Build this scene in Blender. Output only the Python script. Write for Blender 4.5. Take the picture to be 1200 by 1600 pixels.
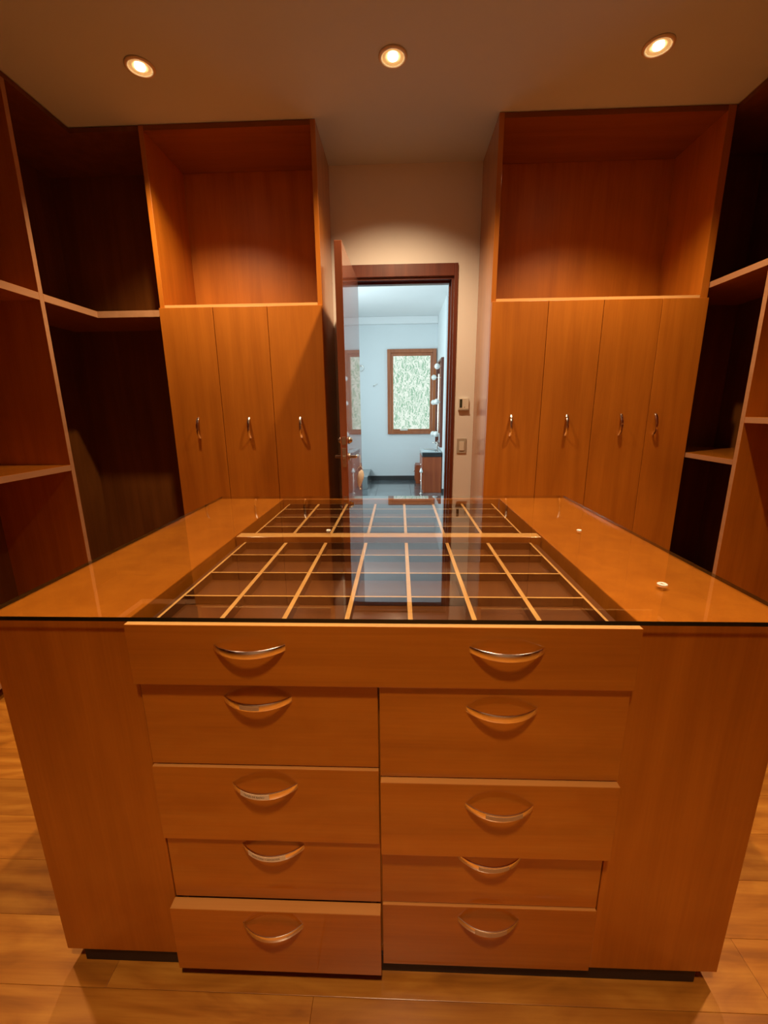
import bpy, bmesh, math, random
from mathutils import Vector, Matrix, Euler

for o in list(bpy.data.objects):
    bpy.data.objects.remove(o)
SC = bpy.context.scene
COL = SC.collection
rnd = random.Random(7)

# ------------------------------------------------------------------ camera
PITCH, YAW, ROLL, FPX = 13.5827, 2.128, -0.5751, 658.90
def cam_axes():
    th, ya, ro = [math.radians(a) for a in (PITCH, YAW, ROLL)]
    f = Vector((-math.sin(ya)*math.cos(th), math.cos(ya)*math.cos(th), -math.sin(th)))
    r = Vector((math.cos(ya), math.sin(ya), 0)); u = r.cross(f)
    return math.cos(ro)*r + math.sin(ro)*u, -math.sin(ro)*r + math.cos(ro)*u, f
cd = bpy.data.cameras.new('camera'); cam = bpy.data.objects.new('camera', cd); COL.objects.link(cam)
r_, u_, f_ = cam_axes()
m = Matrix((r_, u_, -f_)).transposed().to_4x4(); m.translation = (0, 0, 1.4)
cam.matrix_world = m
cd.sensor_fit = 'VERTICAL'; cd.sensor_height = 24; cd.lens = FPX/1600*24
cd.clip_start = .02; cd.clip_end = 60
SC.camera = cam

# ------------------------------------------------------------------ world, exposure, area lights
w = bpy.data.worlds.new('world'); SC.world = w; w.use_nodes = True
w.node_tree.nodes['Background'].inputs[0].default_value = (.55, .75, 1, 1)
w.node_tree.nodes['Background'].inputs[1].default_value = .6
SC.view_settings.view_transform = 'Standard'; SC.view_settings.look = 'None'
SC.view_settings.gamma = 1; SC.view_settings.use_curve_mapping = False
SC.view_settings.exposure = 0.0
try:
    SC.cycles.max_bounces = 8; SC.cycles.diffuse_bounces = 4; SC.cycles.glossy_bounces = 4
    SC.cycles.transparent_max_bounces = 12; SC.cycles.sample_clamp_indirect = 4.0
except Exception: pass

SPOT_COL = (1, .69, .40)
def area(name, loc, rot, sx, sy, power, col):
    l = bpy.data.lights.new(name, 'AREA'); l.shape = 'RECTANGLE'; l.size = sx; l.size_y = sy
    l.energy = power; l.color = col
    o = bpy.data.objects.new(name, l); o.location = loc; o.rotation_euler = rot; COL.objects.link(o); return o
# added cool fill light at the bathroom's left wall, which has no window
area('bathroom_side_fill', (-1.52, 6.0, 1.75), (0, math.radians(-90), 0), 1.7, 2.0, 72, (.82, .97, 1))

# ------------------------------------------------------------------ materials
def newmat(name):
    mt = bpy.data.materials.new(name); mt.use_nodes = True
    nt = mt.node_tree; b = nt.nodes['Principled BSDF']; return mt, nt, b
def simple(name, col, rough=.5, metal=0, coat=0, coatr=.1, emit=None, es=0, var=0, vscale=8, bump=0):
    mt, nt, b = newmat(name)
    b.inputs['Base Color'].default_value = (*col, 1); b.inputs['Roughness'].default_value = rough
    b.inputs['Metallic'].default_value = metal
    b.inputs['Coat Weight'].default_value = coat; b.inputs['Coat Roughness'].default_value = coatr
    if emit: b.inputs['Emission Color'].default_value = (*emit, 1); b.inputs['Emission Strength'].default_value = es
    if var or bump:
        tc = nt.nodes.new('ShaderNodeTexCoord'); n = nt.nodes.new('ShaderNodeTexNoise')
        n.inputs['Scale'].default_value = vscale; n.inputs['Detail'].default_value = 5
        nt.links.new(tc.outputs['Object'], n.inputs['Vector'])
        if var:
            mx = nt.nodes.new('ShaderNodeMix'); mx.data_type = 'RGBA'
            mx.inputs[6].default_value = (*[c*(1-var) for c in col], 1); mx.inputs[7].default_value = (*[min(1, c*(1+var)) for c in col], 1)
            nt.links.new(n.outputs[0], mx.inputs[0]); nt.links.new(mx.outputs[2], b.inputs['Base Color'])
        if bump:
            bp = nt.nodes.new('ShaderNodeBump'); bp.inputs['Strength'].default_value = bump; bp.inputs['Distance'].default_value = .002
            nt.links.new(n.outputs[0], bp.inputs['Height']); nt.links.new(bp.outputs[0], b.inputs['Normal'])
    return mt
def wood(name, c1, c2, axis, coat=1.0, coatr=.12, rough=.45, spec=.3, stretch=14, fine=60, amount=1.0, cior=1.5):
    """lacquered veneer: long soft grain along the axis plus a fine pore line and slow mottling"""
    mt, nt, b = newmat(name); L = nt.links.new
    tc = nt.nodes.new('ShaderNodeTexCoord'); oi = nt.nodes.new('ShaderNodeObjectInfo')
    ad = nt.nodes.new('ShaderNodeVectorMath'); ad.operation = 'MULTIPLY_ADD'
    L(oi.outputs['Random'], ad.inputs[0]); ad.inputs[1].default_value = (7, 11, 5); L(tc.outputs['Object'], ad.inputs[2])
    mp = nt.nodes.new('ShaderNodeMapping'); sc = [stretch]*3; sc[axis] = stretch*.07
    mp.inputs['Scale'].default_value = sc; L(ad.outputs[0], mp.inputs[0])
    n1 = nt.nodes.new('ShaderNodeTexNoise'); n1.inputs['Scale'].default_value = 1; n1.inputs['Detail'].default_value = 6
    n1.inputs['Distortion'].default_value = .6; L(mp.outputs[0], n1.inputs['Vector'])
    mp2 = nt.nodes.new('ShaderNodeMapping'); sc = [fine*3]*3; sc[axis] = fine*.08
    mp2.inputs['Scale'].default_value = sc; L(ad.outputs[0], mp2.inputs[0])
    n2 = nt.nodes.new('ShaderNodeTexNoise'); n2.inputs['Scale'].default_value = 1; n2.inputs['Detail'].default_value = 3
    L(mp2.outputs[0], n2.inputs['Vector'])
    n3 = nt.nodes.new('ShaderNodeTexNoise'); n3.inputs['Scale'].default_value = 2.2; n3.inputs['Detail'].default_value = 2
    L(ad.outputs[0], n3.inputs['Vector'])
    a1 = nt.nodes.new('ShaderNodeMath'); a1.operation = 'MULTIPLY_ADD'; L(n2.outputs[0], a1.inputs[0]); a1.inputs[1].default_value = .35; L(n1.outputs[0], a1.inputs[2])
    a2 = nt.nodes.new('ShaderNodeMath'); a2.operation = 'MULTIPLY_ADD'; L(n3.outputs[0], a2.inputs[0]); a2.inputs[1].default_value = .5; L(a1.outputs[0], a2.inputs[2])
    cr = nt.nodes.new('ShaderNodeMapRange'); cr.inputs[1].default_value = .92 - .45/amount*.5; cr.inputs[2].default_value = .92 + .45/amount*.5
    L(a2.outputs[0], cr.inputs[0])
    mx = nt.nodes.new('ShaderNodeMix'); mx.data_type = 'RGBA'; mx.inputs[6].default_value = (*c1, 1); mx.inputs[7].default_value = (*c2, 1)
    L(cr.outputs[0], mx.inputs[0]); L(mx.outputs[2], b.inputs['Base Color'])
    b.inputs['Roughness'].default_value = rough; b.inputs['Specular IOR Level'].default_value = spec
    b.inputs['Coat Weight'].default_value = coat; b.inputs['Coat Roughness'].default_value = coatr
    b.inputs['Coat IOR'].default_value = cior
    bp = nt.nodes.new('ShaderNodeBump'); bp.inputs['Strength'].default_value = .05; bp.inputs['Distance'].default_value = .001
    L(n2.outputs[0], bp.inputs['Height']); L(bp.outputs[0], b.inputs['Normal'])
    return mt
WC1, WC2 = (.38, .112, .006), (.50, .160, .011)
M = {}
M['wood_v'] = wood('cedar_lacquer_upright_grain', WC1, WC2, 2, coatr=.14)
M['wood_h'] = wood('cedar_lacquer_level_grain', WC1, WC2, 0, coat=.8, coatr=.06, spec=.15, cior=1.75)
M['wood_y'] = wood('cedar_lacquer_deep_grain', WC1, WC2, 1, coatr=.12)
M['matte_v'] = wood('cedar_satin_upright_grain', WC1, WC2, 2, coat=.35, coatr=.35)
M['matte_h'] = wood('cedar_satin_level_grain', WC1, WC2, 0, coat=.35, coatr=.35)
M['front_v'] = wood('cedar_lacquer_island_side', WC1, WC2, 2, coat=.6, coatr=.14, spec=.15)
M['shade_board'] = wood('shade_darkened_board', (.13, .042, .006), (.19, .066, .011), 2, coat=.2, coatr=.4, spec=.2)  # compartment shade put into the colour of the shelving backs and tops
M['top_board'] = wood('shade_tinted_top_board', (.20, .060, .008), (.26, .082, .012), 0, coat=.2, coatr=.4, spec=.2)  # wardrobe wood darkened to paint in the shade under its top
M['edge'] = wood('pale_edge_banding', (.62, .33, .10), (.74, .44, .16), 0, coat=.4, coatr=.3)
M['front_edge'] = wood('orange_edge_banding', (.58, .24, .055), (.68, .31, .08), 0, coat=.4, coatr=.3)
M['shelf_edge'] = wood('shelf_edge_banding', (.40, .205, .10), (.48, .26, .135), 1, coat=.5, coatr=.25)
M['tray'] = wood('dark_tray_veneer', (.085, .026, .006), (.12, .040, .009), 0, coat=.6, coatr=.2)
M['frame_wood'] = wood('mahogany_trim', (.085, .016, .008), (.14, .030, .013), 2, coat=.7, coatr=.22)
M['door_wood'] = wood('mahogany_door_lacquer', (.22, .055, .018), (.30, .085, .03), 2, coatr=.03)
M['vanity_wood'] = wood('vanity_red_veneer', (.30, .060, .018), (.40, .095, .028), 2, coatr=.25, coat=.3)
M['win_wood'] = wood('window_frame_varnish', (.34, .095, .030), (.46, .145, .048), 2, coatr=.15)
M['plinth'] = simple('dark_plinth', (.022, .008, .004), .6)
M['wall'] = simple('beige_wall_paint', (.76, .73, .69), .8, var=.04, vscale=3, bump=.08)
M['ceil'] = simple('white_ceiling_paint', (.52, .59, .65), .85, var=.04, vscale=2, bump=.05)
M['bwall'] = simple('white_bathroom_paint', (.78, .84, .86), .75, var=.02, vscale=2, bump=.05)
M['bceil'] = simple('white_bathroom_ceiling_paint', (.84, .87, .88), .8, var=.02, vscale=2, bump=.04)
M['grout'] = simple('dark_grout', (.05, .05, .052), .8, var=.1, vscale=30)
M['subfloor'] = simple('dark_floor_joint', (.035, .014, .006), .8, var=.1, vscale=20)
M['chrome'] = simple('polished_nickel', (.90, .84, .78), .16, metal=1, var=.03, vscale=20)
M['satin'] = simple('satin_nickel', (.7, .66, .6), .28, metal=1, var=.03, vscale=20)
M['label'] = simple('cream_label_tape', (.80, .68, .50), .5, var=.03, vscale=60)
M['clearlabel'] = simple('worn_clear_label_tape', (.46, .30, .17), .3, coat=.5, var=.15, vscale=90)
M['ink'] = simple('black_ink', (.02, .015, .012), .6, var=.1, vscale=60)
M['plastic'] = simple('ivory_plastic', (.70, .66, .58), .35, var=.02, vscale=12)
M['plastic_d'] = simple('grey_beige_plastic', (.42, .37, .30), .35, var=.02, vscale=12)
M['lcd'] = simple('dark_display', (.035, .04, .025), .15, var=.1, vscale=40)
M['marble'] = simple('grey_marble', (.20, .23, .24), .15, coat=.5, var=.35, vscale=3)
M['granite'] = simple('black_granite', (.02, .02, .022), .12, var=.5, vscale=50)
M['basin'] = simple('pale_glass_counter', (.62, .74, .78), .08, coat=1, var=.03, vscale=5)
M['globe'] = simple('frosted_white_globe', (.86, .88, .86), .3, coat=.5, var=.02, vscale=9)
M['mirror'] = simple('mirror_silver', (.9, .93, .92), .01, metal=1, var=.01, vscale=1)
M['darkbase'] = simple('slate_baseboard', (.045, .045, .045), .3, coat=.3, var=.2, vscale=9)
M['lace'] = simple('straw_lace', (.80, .70, .60), .7, var=.35, vscale=160)
M['trimring'] = simple('cream_lamp_trim', (.72, .60, .42), .4, var=.03, vscale=14)
M['milky'] = simple('milky_ring', (.85, .82, .76), .25, coat=.6, var=.02, vscale=40)
M['bulb'] = simple('lit_halogen_lens', (1, .9, .7), .3, emit=(1, .80, .50), es=30, var=.02)
M['bulbglow'] = simple('lit_halogen_reflector', (.9, .7, .4), .25, metal=.4, emit=(1, .55, .18), es=.45, var=.05)

def plank_mat():
    mt, nt, b = newmat('figured_floor_boards'); L = nt.links.new
    tc = nt.nodes.new('ShaderNodeTexCoord'); oi = nt.nodes.new('ShaderNodeObjectInfo')
    ad = nt.nodes.new('ShaderNodeVectorMath'); ad.operation = 'MULTIPLY_ADD'
    L(oi.outputs['Random'], ad.inputs[0]); ad.inputs[1].default_value = (31, 17, 9); L(tc.outputs['Object'], ad.inputs[2])
    mp = nt.nodes.new('ShaderNodeMapping'); mp.inputs['Scale'].default_value = (1.6, 6, 1); L(ad.outputs[0], mp.inputs[0])
    n = nt.nodes.new('ShaderNodeTexNoise'); n.inputs['Scale'].default_value = 1.6; n.inputs['Detail'].default_value = 5; n.inputs['Distortion'].default_value = 2.2
    L(mp.outputs[0], n.inputs['Vector'])
    wv = nt.nodes.new('ShaderNodeTexWave'); wv.bands_direction = 'Y'; wv.inputs['Scale'].default_value = .9; wv.inputs['Distortion'].default_value = 9
    wv.inputs['Detail'].default_value = 3; wv.inputs['Detail Scale'].default_value = .8; L(mp.outputs[0], wv.inputs['Vector'])
    mp2 = nt.nodes.new('ShaderNodeMapping'); mp2.inputs['Scale'].default_value = (5, 150, 5); L(ad.outputs[0], mp2.inputs[0])
    n2 = nt.nodes.new('ShaderNodeTexNoise'); n2.inputs['Scale'].default_value = 1; n2.inputs['Detail'].default_value = 3; L(mp2.outputs[0], n2.inputs['Vector'])
    m1 = nt.nodes.new('ShaderNodeMix'); m1.inputs[0].default_value = .14; L(n.outputs[0], m1.inputs[2]); L(wv.outputs['Fac'], m1.inputs[3])
    m2 = nt.nodes.new('ShaderNodeMix'); m2.inputs[0].default_value = .22; L(m1.outputs[0], m2.inputs[2]); L(n2.outputs[0], m2.inputs[3])
    cr = nt.nodes.new('ShaderNodeValToRGB'); e = cr.color_ramp.elements
    e[0].position = .28; e[0].color = (.26, .085, .008, 1); e[1].position = .74; e[1].color = (.62, .27, .035, 1)
    x = e.new(.47); x.color = (.43, .155, .015, 1); L(m2.outputs[0], cr.inputs[0])
    hs = nt.nodes.new('ShaderNodeHueSaturation'); L(cr.outputs[0], hs.inputs['Color'])
    mr = nt.nodes.new('ShaderNodeMapRange'); mr.inputs[3].default_value = .78; mr.inputs[4].default_value = 1.2; L(oi.outputs['Random'], mr.inputs[0]); L(mr.outputs[0], hs.inputs['Value'])
    L(hs.outputs[0], b.inputs['Base Color']); b.inputs['Roughness'].default_value = .38
    b.inputs['Coat Weight'].default_value = .4; b.inputs['Coat Roughness'].default_value = .22
    bp = nt.nodes.new('ShaderNodeBump'); bp.inputs['Strength'].default_value = .12; bp.inputs['Distance'].default_value = .001
    L(n2.outputs[0], bp.inputs['Height']); L(bp.outputs[0], b.inputs['Normal'])
    return mt
M['plank'] = plank_mat()

def tile_mat():
    mt, nt, b = newmat('blue_grey_marble_tile'); L = nt.links.new
    tc = nt.nodes.new('ShaderNodeTexCoord'); oi = nt.nodes.new('ShaderNodeObjectInfo')
    ad = nt.nodes.new('ShaderNodeVectorMath'); ad.operation = 'MULTIPLY_ADD'
    L(oi.outputs['Random'], ad.inputs[0]); ad.inputs[1].default_value = (31, 17, 9); L(tc.outputs['Object'], ad.inputs[2])
    n = nt.nodes.new('ShaderNodeTexNoise'); n.inputs['Scale'].default_value = 4; n.inputs['Detail'].default_value = 8; n.inputs['Distortion'].default_value = 1.5
    L(ad.outputs[0], n.inputs['Vector'])
    cr = nt.nodes.new('ShaderNodeValToRGB'); e = cr.color_ramp.elements
    e[0].position = .3; e[0].color = (.06, .075, .085, 1); e[1].position = .75; e[1].color = (.24, .28, .30, 1)
    L(n.outputs[0], cr.inputs[0]); L(cr.outputs[0], b.inputs['Base Color']); b.inputs['Roughness'].default_value = .16
    b.inputs['Coat Weight'].default_value = .6; b.inputs['Coat Roughness'].default_value = .08
    return mt
M['tile'] = tile_mat()

def pane_mat():
    """obscured window glass glowing with the bamboo and daylight behind it"""
    mt, nt, b = newmat('leaf_textured_daylit_glass'); L = nt.links.new
    tc = nt.nodes.new('ShaderNodeTexCoord')
    nz = nt.nodes.new('ShaderNodeTexNoise'); nz.inputs['Scale'].default_value = 9; nz.inputs['Detail'].default_value = 3; L(tc.outputs['Object'], nz.inputs['Vector'])
    ad = nt.nodes.new('ShaderNodeVectorMath'); ad.operation = 'MULTIPLY_ADD'; L(nz.outputs['Color'], ad.inputs[0]); ad.inputs[1].default_value = (.14, .14, .3); L(tc.outputs['Object'], ad.inputs[2])
    facs = []
    for rot, s in ((.5, 19), (-.6, 22)):
        mp = nt.nodes.new('ShaderNodeMapping'); mp.inputs['Rotation'].default_value = (0, rot, 0); mp.inputs['Scale'].default_value = (s, 1, s*.32); L(ad.outputs[0], mp.inputs[0])
        v = nt.nodes.new('ShaderNodeTexVoronoi'); v.feature = 'DISTANCE_TO_EDGE'; v.inputs['Scale'].default_value = 1; L(mp.outputs[0], v.inputs['Vector'])
        mr = nt.nodes.new('ShaderNodeMapRange'); mr.inputs[1].default_value = .02; mr.inputs[2].default_value = .11; mr.inputs[3].default_value = 1; mr.inputs[4].default_value = 0
        L(v.outputs['Distance'], mr.inputs[0]); facs.append(mr)
    mxx = nt.nodes.new('ShaderNodeMath'); mxx.operation = 'MAXIMUM'; L(facs[0].outputs[0], mxx.inputs[0]); L(facs[1].outputs[0], mxx.inputs[1])
    c = nt.nodes.new('ShaderNodeMix'); c.data_type = 'RGBA'; c.inputs[6].default_value = (.34, .56, .40, 1); c.inputs[7].default_value = (.92, 1.0, .90, 1)
    L(mxx.outputs[0], c.inputs[0]); L(c.outputs[2], b.inputs['Emission Color']); b.inputs['Emission Strength'].default_value = .92
    b.inputs['Base Color'].default_value = (.05, .07, .05, 1); b.inputs['Roughness'].default_value = .2
    return mt
M['pane'] = pane_mat()

def glass_mat():
    mt, nt, b = newmat('clear_glass_sheet'); L = nt.links.new; nt.nodes.remove(b)
    out = nt.nodes['Material Output']
    t = nt.nodes.new('ShaderNodeBsdfTransparent'); t.inputs[0].default_value = (.97, .975, .95, 1)
    g = nt.nodes.new('ShaderNodeBsdfGlossy'); g.inputs['Roughness'].default_value = .012
    fr = nt.nodes.new('ShaderNodeFresnel'); fr.inputs['IOR'].default_value = 1.5
    geo = nt.nodes.new('ShaderNodeNewGeometry')
    iv = nt.nodes.new('ShaderNodeMath'); iv.operation = 'SUBTRACT'; iv.inputs[0].default_value = 1; L(geo.outputs['Backfacing'], iv.inputs[1])
    mu = nt.nodes.new('ShaderNodeMath'); mu.operation = 'MULTIPLY'; L(fr.outputs[0], mu.inputs[0]); L(iv.outputs[0], mu.inputs[1])
    m2 = nt.nodes.new('ShaderNodeMath'); m2.operation = 'MULTIPLY'; m2.inputs[1].default_value = 1.6; m2.use_clamp = True; L(mu.outputs[0], m2.inputs[0])
    tc = nt.nodes.new('ShaderNodeTexCoord'); nz = nt.nodes.new('ShaderNodeTexNoise'); nz.inputs['Scale'].default_value = 3; L(tc.outputs['Object'], nz.inputs['Vector'])
    mr = nt.nodes.new('ShaderNodeMapRange'); mr.inputs[3].default_value = .008; mr.inputs[4].default_value = .02; L(nz.outputs[0], mr.inputs[0]); L(mr.outputs[0], g.inputs['Roughness'])
    mx = nt.nodes.new('ShaderNodeMixShader'); L(m2.outputs[0], mx.inputs[0]); L(t.outputs[0], mx.inputs[1]); L(g.outputs[0], mx.inputs[2])
    L(mx.outputs[0], out.inputs[0]); return mt
M['glass'] = glass_mat()
M['glass_edge'] = simple('dark_green_glass_edge', (.006, .010, .006), .12, coat=.6, var=.1, vscale=20)

# ------------------------------------------------------------------ mesh helpers
class MB:
    def __init__(s): s.bm = bmesh.new(); s.mats = []
    def mi(s, mat):
        if mat not in s.mats: s.mats.append(mat)
        return s.mats.index(mat)
    def box(s, x0, x1, y0, y1, z0, z1, mat, top=None, front=None, bevel=0, faces=None):
        """faces: dict of '+x','-x','+y','-y','+z','-z' -> material"""
        faces = dict(faces or {})
        if top: faces['+z'] = top
        if front: faces['-y'] = front
        b = bmesh.new(); bmesh.ops.create_cube(b, size=1)
        for v in b.verts:
            v.co = ((x0+x1)/2+v.co.x*(x1-x0), (y0+y1)/2+v.co.y*(y1-y0), (z0+z1)/2+v.co.z*(z1-z0))
        base = s.mi(mat)
        for f in b.faces:
            n = f.normal; f.material_index = base
            for k, mm in faces.items():
                ax = 'xyz'.index(k[1]); sg = 1 if k[0] == '+' else -1
                if n[ax]*sg > .9: f.material_index = s.mi(mm)
        if bevel:
            bmesh.ops.bevel(b, geom=list(b.edges), offset=bevel, segments=2, affect='EDGES', profile=.5, clamp_overlap=True)
        s.merge(b)
        return s
    def merge(s, b):
        me = bpy.data.meshes.new('tmp'); b.to_mesh(me); b.free(); s.bm.from_mesh(me); bpy.data.meshes.remove(me)
    def tube(s, pts, r, mat, seg=12, closed=False, caps=True):
        b = bmesh.new(); rings = []; n = len(pts); pts = [Vector(p) for p in pts]
        rr = r if isinstance(r, (list, tuple)) else [r]*n
        for i, p in enumerate(pts):
            a = pts[(i-1) % n] if (i or closed) else p; c = pts[(i+1) % n] if (i < n-1 or closed) else p
            t = (c-a).normalized(); ref = Vector((0, 0, 1)) if abs(t.z) < .9 else Vector((1, 0, 0))
            u = t.cross(ref).normalized(); v = t.cross(u)
            rings.append([b.verts.new(p+rr[i]*(math.cos(q)*u+math.sin(q)*v)) for q in [2*math.pi*k/seg for k in range(seg)]])
        for i in range(n if closed else n-1):
            A = rings[i]; B = rings[(i+1) % n]
            for k in range(seg): b.faces.new((A[k], A[(k+1) % seg], B[(k+1) % seg], B[k]))
        if caps and not closed: b.faces.new(rings[0][::-1]); b.faces.new(rings[-1])
        bmesh.ops.recalc_face_normals(b, faces=b.faces[:])
        for f in b.faces: f.material_index = s.mi(mat); f.smooth = True
        s.merge(b); return s
    def lathe(s, prof, mat, cen=(0, 0, 0), seg=24, axis='z'):
        """prof: (radius, height) list"""
        b = bmesh.new(); rings = []
        for (r, h) in prof:
            if r < 1e-6: rings.append([b.verts.new((0, 0, h))])
            else: rings.append([b.verts.new((r*math.cos(2*math.pi*k/seg), r*math.sin(2*math.pi*k/seg), h)) for k in range(seg)])
        for A, B in zip(rings, rings[1:]):
            if len(A) == 1 and len(B) == 1: continue
            for k in range(seg):
                if len(A) == 1: b.faces.new((A[0], B[k], B[(k+1) % seg]))
                elif len(B) == 1: b.faces.new((A[k], A[(k+1) % seg], B[0]))
                else: b.faces.new((A[k], A[(k+1) % seg], B[(k+1) % seg], B[k]))
        bmesh.ops.recalc_face_normals(b, faces=b.faces[:])
        R = {'z': Matrix.Identity(3), 'y': Matrix.Rotation(math.radians(90), 3, 'X'), 'x': Matrix.Rotation(math.radians(90), 3, 'Y')}[axis]
        for v in b.verts: v.co = R @ v.co + Vector(cen)
        for f in b.faces: f.material_index = s.mi(mat); f.smooth = True
        s.merge(b); return s
    def build(s, name, parent=None, smooth=False):
        me = bpy.data.meshes.new(name)
        off = wloc(parent) if parent else Vector((0, 0, 0))
        if parent is not None:
            for v in s.bm.verts: v.co -= off
        s.bm.to_mesh(me); s.bm.free()
        for mt in s.mats: me.materials.append(mt)
        o = bpy.data.objects.new(name, me); COL.objects.link(o)
        if parent: o.parent = parent
        return o
def wloc(o):
    v = Vector((0, 0, 0))
    while o: v = v + Vector(o.location); o = o.parent
    return v
def recenter(o):
    """put a mesh object's origin at the middle of its base"""
    me = o.data; xs = [v.co.x for v in me.vertices]; ys = [v.co.y for v in me.vertices]; zs = [v.co.z for v in me.vertices]
    c = Vector(((min(xs)+max(xs))/2, (min(ys)+max(ys))/2, min(zs)))
    me.transform(Matrix.Translation(-c)); o.location = Vector(o.location)+c
    return o
def B(name, parent, *a, **k):
    return MB().box(*a, **k).build(name, parent)
def tag(o, label, cat, group=None):
    o['label'] = label; o['category'] = cat
    if group: o['group'] = group
    return o
def thing(name, loc, label, cat, group=None):
    o = bpy.data.objects.new(name, None); o.empty_display_size = .1; o.location = loc; COL.objects.link(o); return tag(o, label, cat, group)
def struct(o, label=None):
    o['kind'] = 'structure'
    if label: o['label'] = label
    return o
def place_copy(src, parent, loc, rot=(0, 0, 0)):
    c = src.copy(); COL.objects.link(c); c.parent = parent; c.location = Vector(loc)-wloc(parent); c.rotation_euler = rot; return c

# ------------------------------------------------------------------ room shell
ZC = 3.078; YW = 3.449; XL, XR = -2.53, 2.49; YN = -1.7
DX0, DX1, DZ = -.348, .408, 2.355     # doorway
WT = .15
struct(B('wall_left', None, XL-.1, XL, YN-.1, YW+WT, 0, ZC, M['wall']), 'beige painted wall behind the left shelving')
struct(B('wall_right', None, XR, XR+.1, YN-.1, YW+WT, 0, ZC, M['wall']), 'beige painted wall behind the right shelving')
struct(B('wall_near', None, XL, XR, YN-.1, YN, 0, ZC, M['wall']), 'beige painted wall behind the viewer')
b = MB()
b.box(XL, DX0, YW, YW+WT, 0, ZC, M['wall'], faces={'+y': M['bwall']}); b.box(DX1, XR, YW, YW+WT, 0, ZC, M['wall'], faces={'+y': M['bwall']})
b.box(DX0, DX1, YW, YW+WT, DZ, ZC, M['wall'], faces={'+y': M['bwall']})
struct(b.build('wall_far'), 'beige wall between the wardrobes, pierced by the doorway')
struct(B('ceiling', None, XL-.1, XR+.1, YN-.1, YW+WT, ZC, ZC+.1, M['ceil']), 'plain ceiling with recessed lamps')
flo = struct(B('floor', None, XL-.1, XR+.1, YN-.1, YW+WT, -.06, -.012, M['subfloor']), 'figured brown wooden floor boards')
# planks run across the room, 149 mm wide
PW = .149; k0 = int((YN-1.616)/PW)-1
for k in range(k0, 14):
    y0 = 1.616+k*PW; y1 = y0+PW
    y0c, y1c = max(y0, YN), min(y1, YW+WT)
    if y1c-y0c < .02: continue
    x = XL - rnd.uniform(0, 1.2)
    while x < XR:
        L_ = rnd.uniform(1.1, 2.1); xa, xb = max(x, XL), min(x+L_, XR); x += L_
        if xb-xa < .03: continue
        p = MB().box(xa+.0003, xb-.0003, y0c+.0003, y1c-.0003, -.012, rnd.uniform(-.0003, 0), M['plank'], bevel=.0007).build('plank', flo)
        cx = Vector(((xa+xb)/2, (y0c+y1c)/2, 0)); p.data.transform(Matrix.Translation(-cx)); p.location = cx

# bathroom shell
BY = 8.6; BX0, BX1 = -1.6, 1.7; BZ = 3.10
struct(B('wall_bathroom_far', None, BX0, 2.0, BY, BY+.1, 0, BZ, M['bwall']), 'white bathroom wall with the window')
struct(B('wall_bathroom_left', None, BX0-.1, BX0, YW+WT, BY+.1, 0, BZ, M['bwall']), 'white bathroom wall on the left')
struct(B('wall_bathroom_right', None, BX1, BX1+.1, YW+WT, 7.1, 0, BZ, M['bwall']), 'white bathroom wall on the right')
struct(B('wall_bathroom_vanity', None, .735, BX1+.1, 7.1, BY, 0, BZ, M['bwall']), 'white wall block beside the vanity')
struct(B('ceiling', None, BX0-.1, BX1+.1, YW+WT, BY+.1, BZ, BZ+.1, M['bceil']), 'white bathroom ceiling')
struct(B('trim_1', None, BX0, .735, BY-.10, BY, BZ-.13, BZ, M['bceil'], bevel=.01), 'white drop band where the bathroom wall meets the ceiling')
fb = struct(B('floor', None, BX0-.1, BX1+.1, YW+WT, BY+.1, -.06, -.012, M['grout']), 'blue grey marble tile floor of the bathroom')
tm = None
for j in range(9):
    for i in range(6):
        x0 = BX0+i*.6; y0 = YW+WT+j*.6
        x1 = min(x0+.6, BX1); y1 = min(y0+.6, BY)
        if x1-x0 < .05 or y1-y0 < .05: continue
        p = MB().box(x0+.0015, x1-.0015, y0+.0015, y1-.0015, -.012, 0, M['tile'], bevel=.001).build('tile', fb)
        cx = Vector(((x0+x1)/2, (y0+y1)/2, 0)); p.data.transform(Matrix.Translation(-cx)); p.location = cx
struct(B('baseboard_far', None, BX0, .735, BY-.015, BY, 0, .09, M['darkbase'], bevel=.002), 'dark slate baseboard under the bathroom window')
struct(B('baseboard_right', None, .722, BX1, 7.085, 7.1, 0, .09, M['darkbase'], bevel=.002), 'dark slate baseboard of the vanity wall')

# ------------------------------------------------------------------ door and frame
fr = thing('trim_2', (0, YW, 0), '', ''); del fr['category']; del fr['label']; struct(fr, 'dark mahogany frame around the doorway')
FW = M['frame_wood']
for (a, c) in ((DX0-.075, DX0), (DX1, DX1+.026)):
    B('casing', fr, a, c, YW-.018, YW, 0, DZ+.085, FW, bevel=.003)
B('head_casing', fr, DX0, DX1, YW-.018, YW, DZ, DZ+.085, FW, bevel=.003)
B('jamb', fr, DX0, DX0+.018, YW, YW+WT+.005, 0, DZ-.018, FW, bevel=.002)
B('jamb', fr, DX1-.018, DX1, YW, YW+WT+.005, 0, DZ-.018, FW, bevel=.002)
B('head_jamb', fr, DX0, DX1, YW, YW+WT+.005, DZ-.018, DZ, FW, bevel=.002)
B('door_stop', fr, DX1-.032, DX1-.018, YW+.05, YW+.085, 0, DZ-.03, FW, bevel=.002)
B('door_stop', fr, DX0+.018, DX1-.018, YW+.05, YW+.085, DZ-.032, DZ-.018, FW, bevel=.002)
dr = bpy.data.objects.new('door_1', None); COL.objects.link(dr); dr.location = (-.304, 3.43, .01); struct(dr, 'glossy mahogany door standing open into the closet')
ang = math.atan2(-.02, .77)
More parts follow.
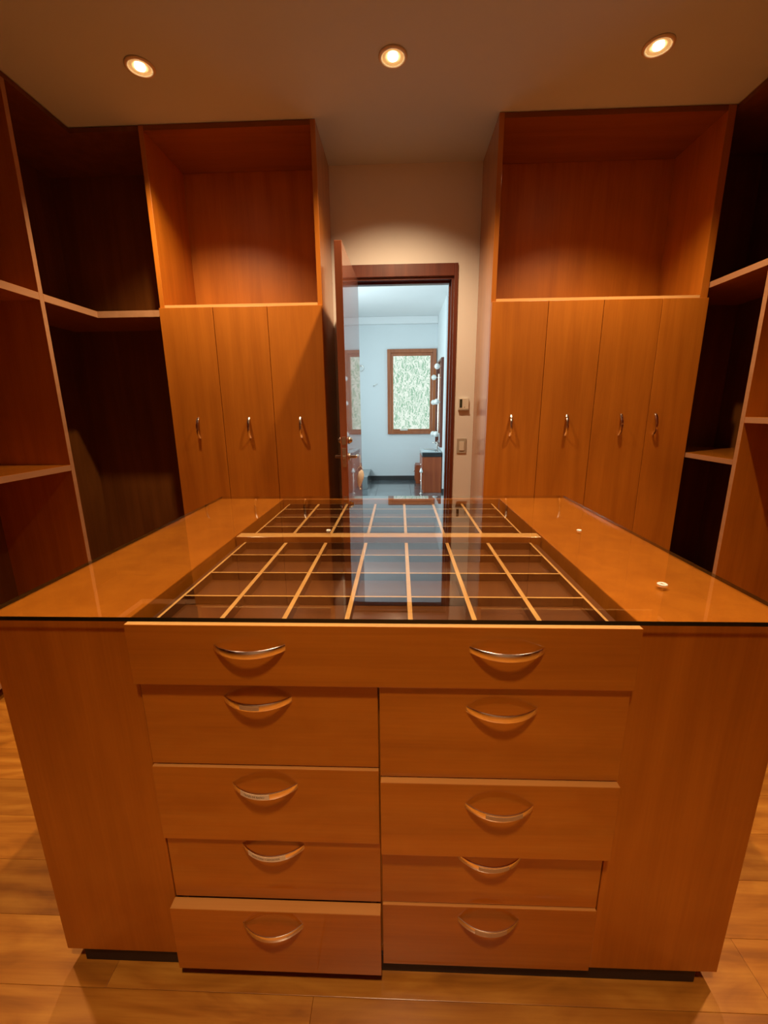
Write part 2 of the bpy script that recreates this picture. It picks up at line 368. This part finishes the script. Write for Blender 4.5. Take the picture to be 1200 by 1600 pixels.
def leafbox(name, x0, x1, d0, d1, z0, z1, mat, bevel=.002):   # d = distance from hinge toward free edge
    o = MB().box(x0, x1, -d1, -d0, z0, z1, mat, bevel=bevel).build(name); o.parent = dr; return o
dr.rotation_euler = (0, 0, -math.atan(.02/.77))
leafbox('door_leaf', -.044, 0, 0, .77, 0, 2.325, M['door_wood'])
for z in (.25, 1.15, 2.05):
    o = MB().tube([(-.046, .006, z-.045), (-.046, .006, z+.045)], .006, M['satin'], 10).build('hinge'); o.parent = dr
zh, zd = 1.10, 1.205
h = MB()
for s, xf in ((1, 0), (-1, -.044)):
    h.lathe([(0, 0), (.025, 0), (.024, .008*1), (.010, .009), (.010, .045), (0, .045)] if s > 0 else [(0, 0), (.025, 0), (.024, -.008), (.010, -.009), (.010, -.045), (0, -.045)], M['satin'], (xf, -.71, zh), 16, 'x')
    h.tube([(xf+s*.042, -.712, zh), (xf+s*.044, -.68, zh+.001), (xf+s*.044, -.63, zh), (xf+s*.042, -.585, zh-.003)], [.0095, .009, .008, .007], M['chrome'], 12)
o = h.build('door_handle'); o.parent = dr
h = MB()
for s, xf in ((1, 0), (-1, -.044)):
    h.lathe([(0, 0), (.024, 0), (.022, s*.012), (.012, s*.016), (.012, s*.024), (0, s*.025)], M['satin'], (xf, -.71, zd), 16, 'x')
h.box(.014, .020, -.716, -.704, zd-.016, zd+.016, M['chrome'], bevel=.002)
o = h.build('deadbolt'); o.parent = dr
h = MB().box(-.035, -.009, -.772, -.7695, zh-.06, zh+.06, M['satin'], bevel=.0008).box(-.032, -.012, -.779, -.770, zh-.012, zh+.012, M['chrome'], bevel=.002)
h.box(-.035, -.009, -.772, -.7695, zd-.025, zd+.025, M['satin'], bevel=.0008)
o = h.build('latch_plate'); o.parent = dr

# straw sachet hanging from the lever
sx, sy = -.259, 2.775
t = thing('lace_sachet', (sx, sy, .885), 'small straw-coloured lace sachet hanging by its cord from the door lever', 'ornament')
MB().tube([(sx-.001, sy+.006, 1.112), (sx, sy+.008, 1.085), (sx+.002, sy, 1.05), (sx, sy, 1.02)], .0014, M['lace'], 6).tube([(sx, sy, 1.05), (sx+.016, sy, 1.025), (sx+.024, sy, 1.012)], .0012, M['lace'], 6).tube([(sx, sy, 1.04), (sx-.014, sy, 1.028), (sx-.022, sy, 1.012)], .0012, M['lace'], 6).build('cord', t)
bag = MB().lathe([(.004, .13), (.012, .124), (.022, .115), (.030, .095), (.029, .07), (.022, .045), (.012, .022), (.004, .008), (0, .0)], M['lace'], (sx, sy, .888), 20)
for v in bag.bm.verts:
    v.co.y = sy+(v.co.y-sy)*.45
    k = math.sin(v.co.z*210+v.co.y*300)*.003; v.co.x = sx+(v.co.x-sx)*.68+k+(v.co.z-.95)*.12
bag.build('bag', t)
MB().lathe([(0, 0), (.006, .002), (.007, .008), (.003, .014), (0, .015)], M['lace'], (sx-.002, sy, .882), 12).build('tassel', t)

# ------------------------------------------------------------------ bow pull
def bow_pts(L_, sag, n=20):
    # circular arc, chord along x, bulging toward -y
    R = (L_*L_/4+sag*sag)/(2*sag); a = math.asin(L_/2/R); out = []
    for i in range(n+1):
        q = -a+2*a*i/n; out.append((R*math.sin(q), -(R*math.cos(q)-(R-sag))))
    return out, R
def make_pull(L_=.146, sag=.031, h=.017, t=.0035):
    b = bmesh.new(); P, R = bow_pts(L_, sag); mid = len(P)//2; rows = []
    for i, (x, y) in enumerate(P):
        k = abs(i-mid)/mid; hh = h*(.5-.10*k*k)
        yi = min(y+t, 0.0); 
        if i in (0, len(P)-1): y = 0; yi = .002
        rows.append([b.verts.new((x, y, -hh)), b.verts.new((x, y, hh)), b.verts.new((x, yi if i not in (0, len(P)-1) else .002, hh)), b.verts.new((x, yi if i not in (0, len(P)-1) else .002, -hh))])
    for A, C in zip(rows, rows[1:]):
        for k in range(4): b.faces.new((A[k], A[(k+1) % 4], C[(k+1) % 4], C[k]))
    b.faces.new(rows[0]); b.faces.new(rows[-1][::-1]); bmesh.ops.recalc_face_normals(b, faces=b.faces[:])
    me = bpy.data.meshes.new('handle')
    b.to_mesh(me); b.free(); me.materials.append(M['chrome'])
    for p in me.polygons: p.use_smooth = abs(p.normal.z) < .5
    o = bpy.data.objects.new('handle', me)
    bv = o.modifiers.new('bevel', 'BEVEL'); bv.width = .0011; bv.segments = 2; bv.limit_method = 'ANGLE'
    return o
PULL = make_pull()
def label_strip(parent, loc, x0, x1, mat, text=None, h=.0125, size=.0062, sag=.031, L_=.146):
    """tape stuck round the bow of a pull, its print following the curve"""
    _, R = bow_pts(L_, sag); cy = R-sag
    def warp(x, off): q = x/R; return Vector(((R+off)*math.sin(q), -((R+off)*math.cos(q)-cy)))
    b = bmesh.new(); n = 16; rows = []
    for i in range(n+1):
        x = x0+(x1-x0)*i/n; p = warp(x, .0006); q = warp(x, .0001)
        rows.append([b.verts.new((p.x, p.y, -h/2)), b.verts.new((p.x, p.y, h/2)), b.verts.new((q.x, q.y, h/2)), b.verts.new((q.x, q.y, -h/2))])
    for A, C in zip(rows, rows[1:]):
        for k in range(4): b.faces.new((A[k], A[(k+1) % 4], C[(k+1) % 4], C[k]))
    b.faces.new(rows[0]); b.faces.new(rows[-1][::-1]); bmesh.ops.recalc_face_normals(b, faces=b.faces[:])
    for f in b.faces: f.material_index = 0
    me = bpy.data.meshes.new('label_tape')
    if text:
        cu = bpy.data.curves.new('t', 'FONT'); cu.body = text; cu.size = size; cu.align_x = 'CENTER'; cu.align_y = 'CENTER'
        to = bpy.data.objects.new('t', cu); COL.objects.link(to); dg = bpy.context.evaluated_depsgraph_get(); dg.update()
        tmsh = bpy.data.meshes.new_from_object(to.evaluated_get(dg)); bpy.data.objects.remove(to); bpy.data.curves.remove(cu)
        vs = []
        xc = (x0+x1)/2
        for v in tmsh.vertices:
            p = warp(v.co.x+xc, .0008); vs.append(b.verts.new((p.x, p.y, v.co.y)))
        for p in tmsh.polygons:
            try:
                f = b.faces.new([vs[i] for i in p.vertices]); f.material_index = 1
            except ValueError: pass
        bpy.data.meshes.remove(tmsh)
    b.to_mesh(me); b.free(); me.materials.append(mat); me.materials.append(M['ink'])
    o = bpy.data.objects.new('label_tape', me); COL.objects.link(o); o.parent = parent; o.location = Vector(loc)-wloc(parent); return o

# ------------------------------------------------------------------ island
IX0, IX1, IY0, IY1 = -.858, .775, .765, 1.955
DLX, DRX, MX = -.547, .463, -.043
IT = .995
isl = thing('storage_island', ((IX0+IX1)/2, (IY0+IY1)/2, 0), 'orange-brown lacquered wooden island with nine bow-handled drawers in the middle of the closet', 'island')
V, Hh, E = M['wood_v'], M['wood_h'], M['edge']
for n, (a, c) in enumerate(((IX0, DLX-.003), (DRX+.003, IX1))):
    o = MB().box(a, c, IY0, IY1, .055, IT-.001, M['front_v'], bevel=.0025).build('side_cabinet', isl)
B('plinth', isl, -.825, .735, .776, IY1-.02, 0, .055, M['plinth'], bevel=.001)
B('back_panel', isl, DLX, DRX, IY1-.02, IY1, .055, IT-.001, V, bevel=.002)
B('bottom_panel', isl, DLX, DRX, IY0+.02, IY1-.02, .055, .07, V)
B('center_partition', isl, MX-.009, MX+.009, IY0+.021, IY1-.02, .07, .852, V, bevel=.001)
B('cross_rail', isl, DLX, DRX, IY0+.022, IY0+.10, .852, .857, V)
rail = B('middle_rail', isl, DLX, DRX, 1.335, 1.382, .90, IT-.003, V, top=E, bevel=.0015); rail['label'] = 'pale-topped rail between the two trays'
# drawers: x0, x1, z0, z1, pull-out, handle xs, handle z, box depth
g = .0018
rows = [
 (DLX, DRX, .857, .992, .024, (-.298, .209), .945),
 (DLX, MX-g, .6435, .852, .004, (-.298,), .812),
 (MX+g, DRX, .6300, .852, .013, (.209,), .802),
 (DLX, MX-g, .4400, .6400, .011, (-.297,), .597),
 (MX+g, DRX, .4300, .6265, .027, (.213,), .573),
 (DLX, MX-g, .2490, .4365, .0, (-.295,), .412),
 (MX+g, DRX, .2520, .4270, .0, (.207,), .398),
 (DLX-.004, MX-g, .0480, .2450, .026, (-.303,), .205),
 (MX+g, DRX, .0550, .2495, .006, (.211,), .213),
]
names = ['wide shallow top drawer pulled slightly out, two handles', 'left drawer below the top one', 'right drawer below the top one, slightly out',
 'left drawer, cream label TRAJES DE BAÑO on its handle', 'right drawer standing furthest out of its column', 'left drawer with a long cream label on its handle',
 'right drawer set back beneath the one standing out', 'bottom left drawer pulled well out', 'bottom right drawer nearest the floor']
drawers = []
for i, (x0, x1, z0, z1, po, hx, hz) in enumerate(rows):
    yf = IY0-po; b = MB()
    b.box(x0, x1, yf, yf+(.027 if i == 7 else .029 if i == 4 else .021), z0, z1, Hh, top=E if i == 0 else M['front_edge'] if i in (3, 4, 7, 2, 8, 1) else Hh, bevel=.0012)
    if i == 0:
        b.box(x0+.012, x0+.028, yf+.019, 1.332, .875, .968, M['tray']); b.box(x1-.028, x1-.012, yf+.019, 1.332, .875, .968, M['tray'])
    else:
        zt = z1-.018; xa, xb = x0+.012, x1-.012
        b.box(xa, xa+.014, yf+.019, yf+.5, z0+.012, zt, Hh, top=E); b.box(xb-.014, xb, yf+.019, yf+.5, z0+.012, zt, Hh, top=E)
        b.box(xa+.014, xb-.014, yf+.486, yf+.5, z0+.012, zt, Hh); b.box(xa+.014, xb-.014, yf+.019, yf+.486, z0+.012, z0+.022, Hh)
    d = b.build('drawer', isl); d['label'] = names[i]; drawers.append((d, yf, hz, hx))
    c = Vector(((x0+x1)/2, yf, z0))-wloc(isl); d.data.transform(Matrix.Translation(-c)); d.location = c
    for x in hx: place_copy(PULL, d, (x, yf, hz))
def lab(i, x0, x1, mat, text=None, k=0, **kw):
    d, yf, hz, hx = drawers[i]; return label_strip(d, (hx[k], yf, hz), x0, x1, mat, text, **kw)
lab(3, -.050, .018, M['label'], 'TRAJES DE BAÑO')
lab(5, -.056, .036, M['label'], 'ROPA CASA Y DEPORTIVA', size=.0056)
lab(1, -.030, .012, M['clearlabel'], h=.010)
lab(4, -.034, .046, M['clearlabel'], h=.010)
lab(6, -.030, .040, M['clearlabel'], h=.010)
lab(8, -.036, .040, M['clearlabel'], h=.0125)
# trays with dividers
def tray(y0, y1, yd, label):
    x0, x1 = -.512, .424; TB = .952
    b = MB().box(x0-.004, x1+.004, y0, y1, TB-.008, TB, M['tray'])
    b.box(x0-.006, x0, y0, y1, TB, .974, M['tray'], top=E); b.box(x1, x1+.006, y0, y1, TB, .974, M['tray'], top=E)
    b.box(x0, x1, y1-.006, y1, TB, .974, M['tray']); b.box(x0, x1, y0, y0+.006, TB, .974, M['tray'])
    t = b.build('jewelry_tray', isl); t['label'] = label
    xs = [-.376+.133*k for k in range(6)]
    xx = [x0]+xs+[x1]
    for x in xs:
        MB().box(x-.0055, x+.0055, y0+.006, y1-.006, TB, .9745, M['tray'], top=E, bevel=.0005).build('divider', t)
    ys = [y0+.006]+list(yd)+[y1-.006]
    for y in yd:
        MB().box(x0, x1, y-.0028, y+.0028, TB+.001, .9735, M['tray'], top=E).build('divider', t)
tray(.772, 1.333, (.917, 1.065, 1.209), 'front compartmented jewelry tray')
tray(1.384, 1.925, (1.531, 1.675, 1.82), 'rear compartmented jewelry tray')

# glass sheet on the island
GX0, GX1, GY0, GY1 = -.850, .766, .7475, 1.958
b = MB().box(GX0, GX1, GY0, GY1, IT+.0005, IT+.0095, M['glass'], faces={'-y': M['glass_edge'], '+y': M['glass'], '+x': M['glass_edge'], '-x': M['glass_edge']})
gl = tag(recenter(b.build('glass_sheet')), 'large clear glass sheet lying over the top of the wooden island', 'glass top')
for i, (x, y, lb) in enumerate(((.603, .923, 'small clear ring on the right front of the glass top'), (.597, 1.369, 'small pale ring on the right middle of the glass top'), (-.24, 1.368, 'small pale ring on the glass above the middle rail'))):
    r = .011 if i == 0 else .008
    o = MB().lathe([(r*.45, 0), (r, 0), (r, .002), (r*.8, .0032), (r*.55, .003), (r*.45, .001), (r*.45, 0)], M['milky'], (0, 0, 0), 20).build('glass_ring')  # small milky ring lying on the glass
    o.location = (x, y, IT+.0097); tag(o, lb, 'bumper', 'small rings on the glass top')

# ------------------------------------------------------------------ wardrobes
YL = 2.951; ZS = 2.068
def wardrobe(x0, x1, xs, hxs, label, t0=.03, t1=.03, inner=None):
    w = thing('wardrobe', ((x0+x1)/2, (YL+YW)/2, 0), label, 'wardrobe')
    yb = YW-.002; zt = ZC-.002
    B('side_panel', w, x0, x0+t0, YL+.0, yb, 0, zt, V if x0 > 0 else M['matte_v'], bevel=.0015)
    B('side_panel', w, x1-t1, x1, YL+.0, yb, 0, zt, V if x0 < 0 else M['matte_v'], bevel=.0015)
    a, c = x0+t0, x1-t1
    B('back_panel', w, a, c, yb-.018, yb, .08, zt-.03, M['matte_v'])
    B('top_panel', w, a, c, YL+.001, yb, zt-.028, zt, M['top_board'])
    B('shelf', w, a, c, YL+.001, yb-.018, ZS-.004, ZS+.014, Hh, front=M['edge'], bevel=.001)
    B('bottom_panel', w, a, c, YL+.022, yb-.018, .08, .098, Hh)
    B('plinth', w, a, c, YL+.05, YL+.068, 0, .08, M['plinth'])
    for i in range(len(xs)-1):
        xa = xs[i]+.0015; xb = xs[i+1]-.0015
        d = MB().box(xa, xb, YL-.0205, YL-.0005, .085, ZS-.007, M['matte_v'], bevel=.0015).build('door', w)
        cc = Vector(((xa+xb)/2, YL-.01, .085))-wloc(w); d.data.transform(Matrix.Translation(-cc)); d.location = cc
        c2 = PULL.copy(); COL.objects.link(c2); c2.parent = d; c2.location = Vector((hxs[i], YL-.0205, 1.29))-wloc(d); c2.rotation_euler = (0, math.radians(90), 0)
    return w
wardrobe(-1.566, -.495, [-1.566, -1.209, -.853, -.495], [-1.385, -1.030, -.672], 'three-door orange wardrobe left of the doorway with an open compartment above')
wardrobe(.587, 1.930, [.587, .945, 1.290, 1.650, 1.930], [.750, 1.120, 1.475, 1.700], 'four-door orange wardrobe right of the doorway with an open compartment above', t1=.045)

# ------------------------------------------------------------------ open shelving along both sides
def shelving(side, label):
    s = -1 if side == 'left' else 1
    xf = -1.995 if s < 0 else 1.935; xb = XL+.002 if s < 0 else XR-.002
    yb = YW-.002; yn = YN+.01
    u = thing('shelving_unit', ((xf+xb)/2, (yn+yb)/2, 0), label, 'shelving')
    X = lambda a, c: (min(a, c), max(a, c))
    sx0, sx1 = X(xf, xb); fe = '+x' if s < 0 else '-x'
    SE = M['shelf_edge']
    ib0, ib1 = X(xb, xb-s*.018)
    B('back_panel', u, ib0, ib1, yn, yb, .0, ZC-.004, M['shade_board'])
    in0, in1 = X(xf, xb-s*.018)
    if s < 0: B('corner_back_panel', u, in0, -1.568, yb-.018, yb, 0, ZC-.004, M['shade_board'])
    else: B('corner_back_panel', u, 1.932, in1, yb-.018, yb, 0, ZC-.004, M['shade_board'])
    def upright(y, z0=0, z1=ZC-.031): return B('upright', u, in0, in1, y-.015, y+.015, z0, z1, M['matte_v'], faces={fe: SE}, bevel=.001)
    ups = [2.503, 1.55, .60, -.35, -1.30]
    for y in ups: upright(y)
    def shelf(y0, y1, z0, z1, corner=False):
        b = MB().box(in0, in1, y0, y1, z0, z1, M['wood_y'], faces={fe: SE}, bevel=.001)
        if corner and s < 0:
            b.box(in1, -1.568, YL+.001, yb-.018, z0, z1, M['wood_y'], front=SE)
        return b.build('shelf', u)
    tb = MB().box(in0, in1, yn, yb-.018, ZC-.030, ZC-.0045, M['shade_board'])
    if s < 0: tb.box(in1, -1.568, YL+.001, yb-.018, ZC-.030, ZC-.0045, M['shade_board'])
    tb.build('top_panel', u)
    TZ = (2.013, 2.053) if s < 0 else (2.121, 2.156)
    shelf(2.518, yb-.018, *TZ, corner=True)
    for a, c in zip(ups[1:], ups): shelf(a+.015, c-.015, *TZ)
    LZ = (1.060, 1.095) if s < 0 else (1.310, 1.343)
    for a, c in zip(ups[1:], ups): shelf(a+.015, c-.015, *LZ)
    if s > 0: shelf(2.518, yb-.018, 1.070, 1.102)
    shelf(2.518, yb-.018, .06, .09, corner=True)
    for a, c in zip(ups[1:], ups): shelf(a+.015, c-.015, .06, .09)
    return u
shelving('left', 'tall open orange-brown shelving along the left wall, turning the corner to the wardrobe')
shelving('right', 'tall open orange-brown shelving along the right wall behind the island')

# ------------------------------------------------------------------ downlights
def downlight(x, y, label, grp, watt, tilt, cone, soft=.022):
    t = thing('downlight', (x, y, ZC), label, 'ceiling light', grp)
    z = ZC
    MB().lathe([(.052, -.001), (.070, -.001), (.071, -.004), (.067, -.009), (.058, -.010), (.053, -.006), (.051, -.002)], M['trimring'], (x, y, z), 32).build('trim_ring', t)
    MB().lathe([(.052, -.0015), (.052, -.006), (.036, -.003), (.0, -.002)], M['bulbglow'], (x, y, z), 28).build('reflector', t)
    MB().lathe([(.024, -.0035), (.023, -.0085), (.014, -.012), (0, -.0135)], M['bulb'], (x, y, z), 20).build('lamp', t)
    l = bpy.data.lights.new('downlight_beam', 'SPOT'); l.energy = watt; l.color = SPOT_COL; l.spot_size = math.radians(cone); l.spot_blend = 1.0; l.shadow_soft_size = soft
    o = bpy.data.objects.new('downlight_beam', l); o.location = (0, 0, -.035); o.rotation_euler = (math.radians(tilt), 0, 0); o.parent = t; COL.objects.link(o)
for x, y, watt, tilt, cone, lb in (
    (-1.289, 2.522, 165, 9, 112, 'leftmost lit recessed spotlight of the row by the wardrobes'),
    (-.028, 2.522, 150, 20, 104, 'middle lit recessed spotlight in line with the doorway'),
    (1.239, 2.522, 150, 6, 112, 'rightmost lit recessed spotlight of the row by the wardrobes'),
    (-1.289, 1.10, 110, 0, 66, 'lit recessed spotlight over the aisle left of the island'),
    (-.028, 1.10, 185, 0, 110, 'lit recessed spotlight over the middle of the island'),
    (1.239, 1.10, 150, 0, 112, 'lit recessed spotlight over the aisle right of the island'),
    (-.028, -.32, 215, 2, 80, 'lit recessed spotlight just behind the viewer')):
    downlight(x, y, lb, 'recessed ceiling spotlights', watt, tilt, cone, .09 if y < 0 else .022)

# ------------------------------------------------------------------ thermostat and switch
t = thing('thermostat', (.506, YW, 1.398), 'small ivory wall thermostat with dark display above the light switch', 'thermostat')
B('body', t, .467, .545, YW-.022, YW-.0005, 1.401, 1.485, M['plastic'], bevel=.003)
B('display', t, .474, .494, YW-.0235, YW-.0215, 1.412, 1.477, M['lcd'], bevel=.0008)
B('lower_lip', t, .465, .547, YW-.024, YW-.0005, 1.393, 1.400, M['plastic_d'], bevel=.001)
MB().lathe([(0, 0), (.003, 0), (.003, .002), (0, .0025)], M['lcd'], (.512, YW-.022, 1.416), 10, 'y').build('button', t)
t = thing('light_switch', (.502, YW, 1.055), 'beige framed rocker light switch beside the doorway', 'switch')
B('plate', t, .464, .540, YW-.008, YW-.0005, 1.055, 1.173, M['plastic_d'], bevel=.002)
B('rocker', t, .482, .522, YW-.013, YW-.007, 1.077, 1.150, M['plastic'], bevel=.002)

# ------------------------------------------------------------------ bathroom window
wd = bpy.data.objects.new('window_1', None); COL.objects.link(wd); wd.location = (.245, BY, .93); struct(wd, 'varnished wooden bathroom window with leaf-patterned glass')
W = M['win_wood']; x0, x1, z0, z1 = -.227, .716, .93, 2.53
for (a, c, d, e) in ((x0, x0+.07, z0, z1), (x1-.07, x1, z0, z1)): B('frame_stile', wd, a, c, BY-.05, BY-.0005, d, e, W, bevel=.006)
for (d, e) in ((z0, z0+.07), (z1-.07, z1)): B('frame_rail', wd, x0+.07, x1-.07, BY-.05, BY-.0005, d, e, W, bevel=.006)
for (a, c) in ((x0+.07, x0+.115), (x1-.115, x1-.07)): B('sash_stile', wd, a, c, BY-.035, BY-.0005, z0+.07, z1-.07, W, bevel=.005)
for (d, e) in ((z0+.07, z0+.10), (z1-.125, z1-.07)): B('sash_rail', wd, x0+.115, x1-.115, BY-.035, BY-.0005, d, e, W, bevel=.005)
B('pane', wd, x0+.115, x1-.115, BY-.015, BY-.008, z0+.10, z1-.125, M['pane'])
B('latch', wd, .02, .17, BY-.06, BY-.035, 1.0, 1.028, M['plastic'], bevel=.004)

# ------------------------------------------------------------------ vanity and its wall
VX0, VX1, VY0, VY1 = .412, .722, 7.2, 8.12
t = thing('vanity_cabinet', ((VX0+VX1)/2, (VY0+VY1)/2, 0), 'reddish wooden vanity cabinet with black stone counter on the bathroom right', 'vanity')
B('body', t, VX0, VX1, VY0, VY1, .0, .62, M['vanity_wood'], bevel=.003)
B('countertop', t, VX0-.02, VX1, VY0-.01, VY1+.01, .621, .690, M['granite'], bevel=.003)
for i, (a, c) in enumerate(((.05, .30), (.315, .60))):
    d = B('drawer', t, VX0-.018, VX0-.001, VY0+.01, VY0+.45, a, c, M['vanity_wood'], bevel=.003)
    MB().lathe([(0, 0), (.008, 0), (.010, -.014), (.014, -.022), (.010, -.030), (0, -.031)], M['chrome'], (VX0-.018, VY0+.05, (a+c)/2+.03), 12, 'x').build('knob', d)
B('door', t, VX0-.018, VX0-.001, VY0+.46, VY1-.01, .05, .60, M['vanity_wood'], bevel=.003)
t = thing('washbasin', (.54, 7.60, .690), 'pale flat washbasin slab on the black vanity counter', 'washbasin')
b = MB().box(.375, .715, 7.23, 8.05, .6905, .703, M['basin'], bevel=.004)
b.lathe([(.05, .002), (.13, .004), (.135, .010), (.13, .013), (.12, .010), (.05, .004)], M['basin'], (.54, 7.6, .700), 28)
b.build('basin', t)
t = thing('faucet', (.665, 7.6, .703), 'chrome faucet behind the washbasin on the vanity', 'faucet')
MB().lathe([(0, 0), (.022, 0), (.022, .008), (.013, .012), (.012, .12), (0, .122)], M['chrome'], (.675, 7.6, .7035), 16).tube([(.672, 7.6, .81), (.655, 7.6, .835), (.62, 7.6, .835), (.59, 7.6, .815)], .010, M['chrome'], 12).build('spout', t)
MB().tube([(.675, 7.6, .826), (.675, 7.6, .85), (.69, 7.6, .87)], .006, M['chrome'], 10).build('lever', t)
t = thing('bathroom_mirror', (.72, 7.75, .78), 'tall wood-framed mirror above the vanity', 'mirror')
B('mirror_glass', t, .722, .7335, 7.33, 8.20, .80, 2.20, M['mirror'])
for (a, c) in ((7.30, 7.33), (8.20, 8.23)): B('frame_stile', t, .690, .7345, a, c, .77, 2.23, M['frame_wood'], bevel=.003)
for (a, c) in ((.77, .80), (2.20, 2.23)): B('frame_rail', t, .690, .7345, 7.33, 8.20, a, c, M['frame_wood'], bevel=.003)
for i, (y, zs, lb) in enumerate(((7.42, (2.10, 1.53, .99), 'row of white globe lamps on the near side of the mirror'), (8.08, (1.97, 1.53, .96), 'row of white globe lamps on the far side of the mirror'))):
    t = thing('vanity_light', (.715, y, min(zs)-.05), lb, 'wall light', 'globe lights at the mirror')
    B('bar', t, .712, .7215, y-.010, y+.010, min(zs)-.06, max(zs)+.06, M['chrome'], bevel=.002)
    for z in zs:
        MB().tube([(.714, y, z), (.665, y, z)], .006, M['chrome'], 10).build('arm', t)
        MB().lathe([(0, .048)]+[(.048*math.sin(q), .048*math.cos(q)) for q in [math.pi*k/12 for k in range(1, 12)]]+[(0, -.048)], M['globe'], (.635, y, z), 20).build('globe', t)

t = thing('low_cabinet', (.5, 8.33, 0), 'low reddish wooden cabinet under the window beyond the vanity', 'cabinet')
B('body', t, .325, .720, 8.145, 8.55, 0, .36, M['vanity_wood'], bevel=.004)
d = B('drawer', t, .308, .324, 8.165, 8.53, .05, .33, M['vanity_wood'], bevel=.003)
MB().lathe([(0, 0), (.008, 0), (.010, -.014), (.014, -.022), (0, -.028)], M['chrome'], (.308, 8.34, .22), 12, 'x').build('knob', d)
t = thing('paper_stand', (.375, 7.13, 0), 'slim chrome paper holder stand in front of the vanity', 'stand')
MB().lathe([(0, 0), (.03, 0), (.03, .006), (.01, .012), (.006, .02), (.006, .40), (0, .41)], M['chrome'], (.372, 7.13, .0005), 16).build('pole', t)
MB().lathe([(.010, .36), (.030, .37), (.026, .395), (.008, .44), (0, .445)], M['globe'], (.372, 7.13, 0), 16).build('finial', t)
o = MB().box(BX0+.01, -.575, 7.55, BY-.016, .0005, .226, M['marble'], bevel=.004).build('marble_step'); recenter(o)
tag(o, 'low grey marble step against the bathroom far wall on the left', 'step')
o = MB().tube([(-.50, BY-.002, 1.86), (-.50, BY-.03, 1.855), (-.46, BY-.045, 1.88), (-.42, BY-.045, 1.90)], [.012, .007, .006, .005], M['chrome'], 10).build('wall_hook'); recenter(o)
tag(o, 'small chrome hook on the bathroom wall left of the window', 'hook')
t = thing('towel_ring', (-.74, BY, 2.17), 'chrome towel ring on the bathroom wall beside the open door', 'towel ring')
MB().lathe([(0, 0), (.022, 0), (.020, .010), (.008, .014), (.008, .04), (0, .042)], M['chrome'], (-.74, BY-.001, 2.24), 14, 'y').build('mount', t)
MB().tube([(-.74+.055*math.sin(q), BY-.036, 2.19+.055*math.cos(q)) for q in [2*math.pi*k/20 for k in range(20)]], .005, M['chrome'], 8, closed=True).build('ring', t)
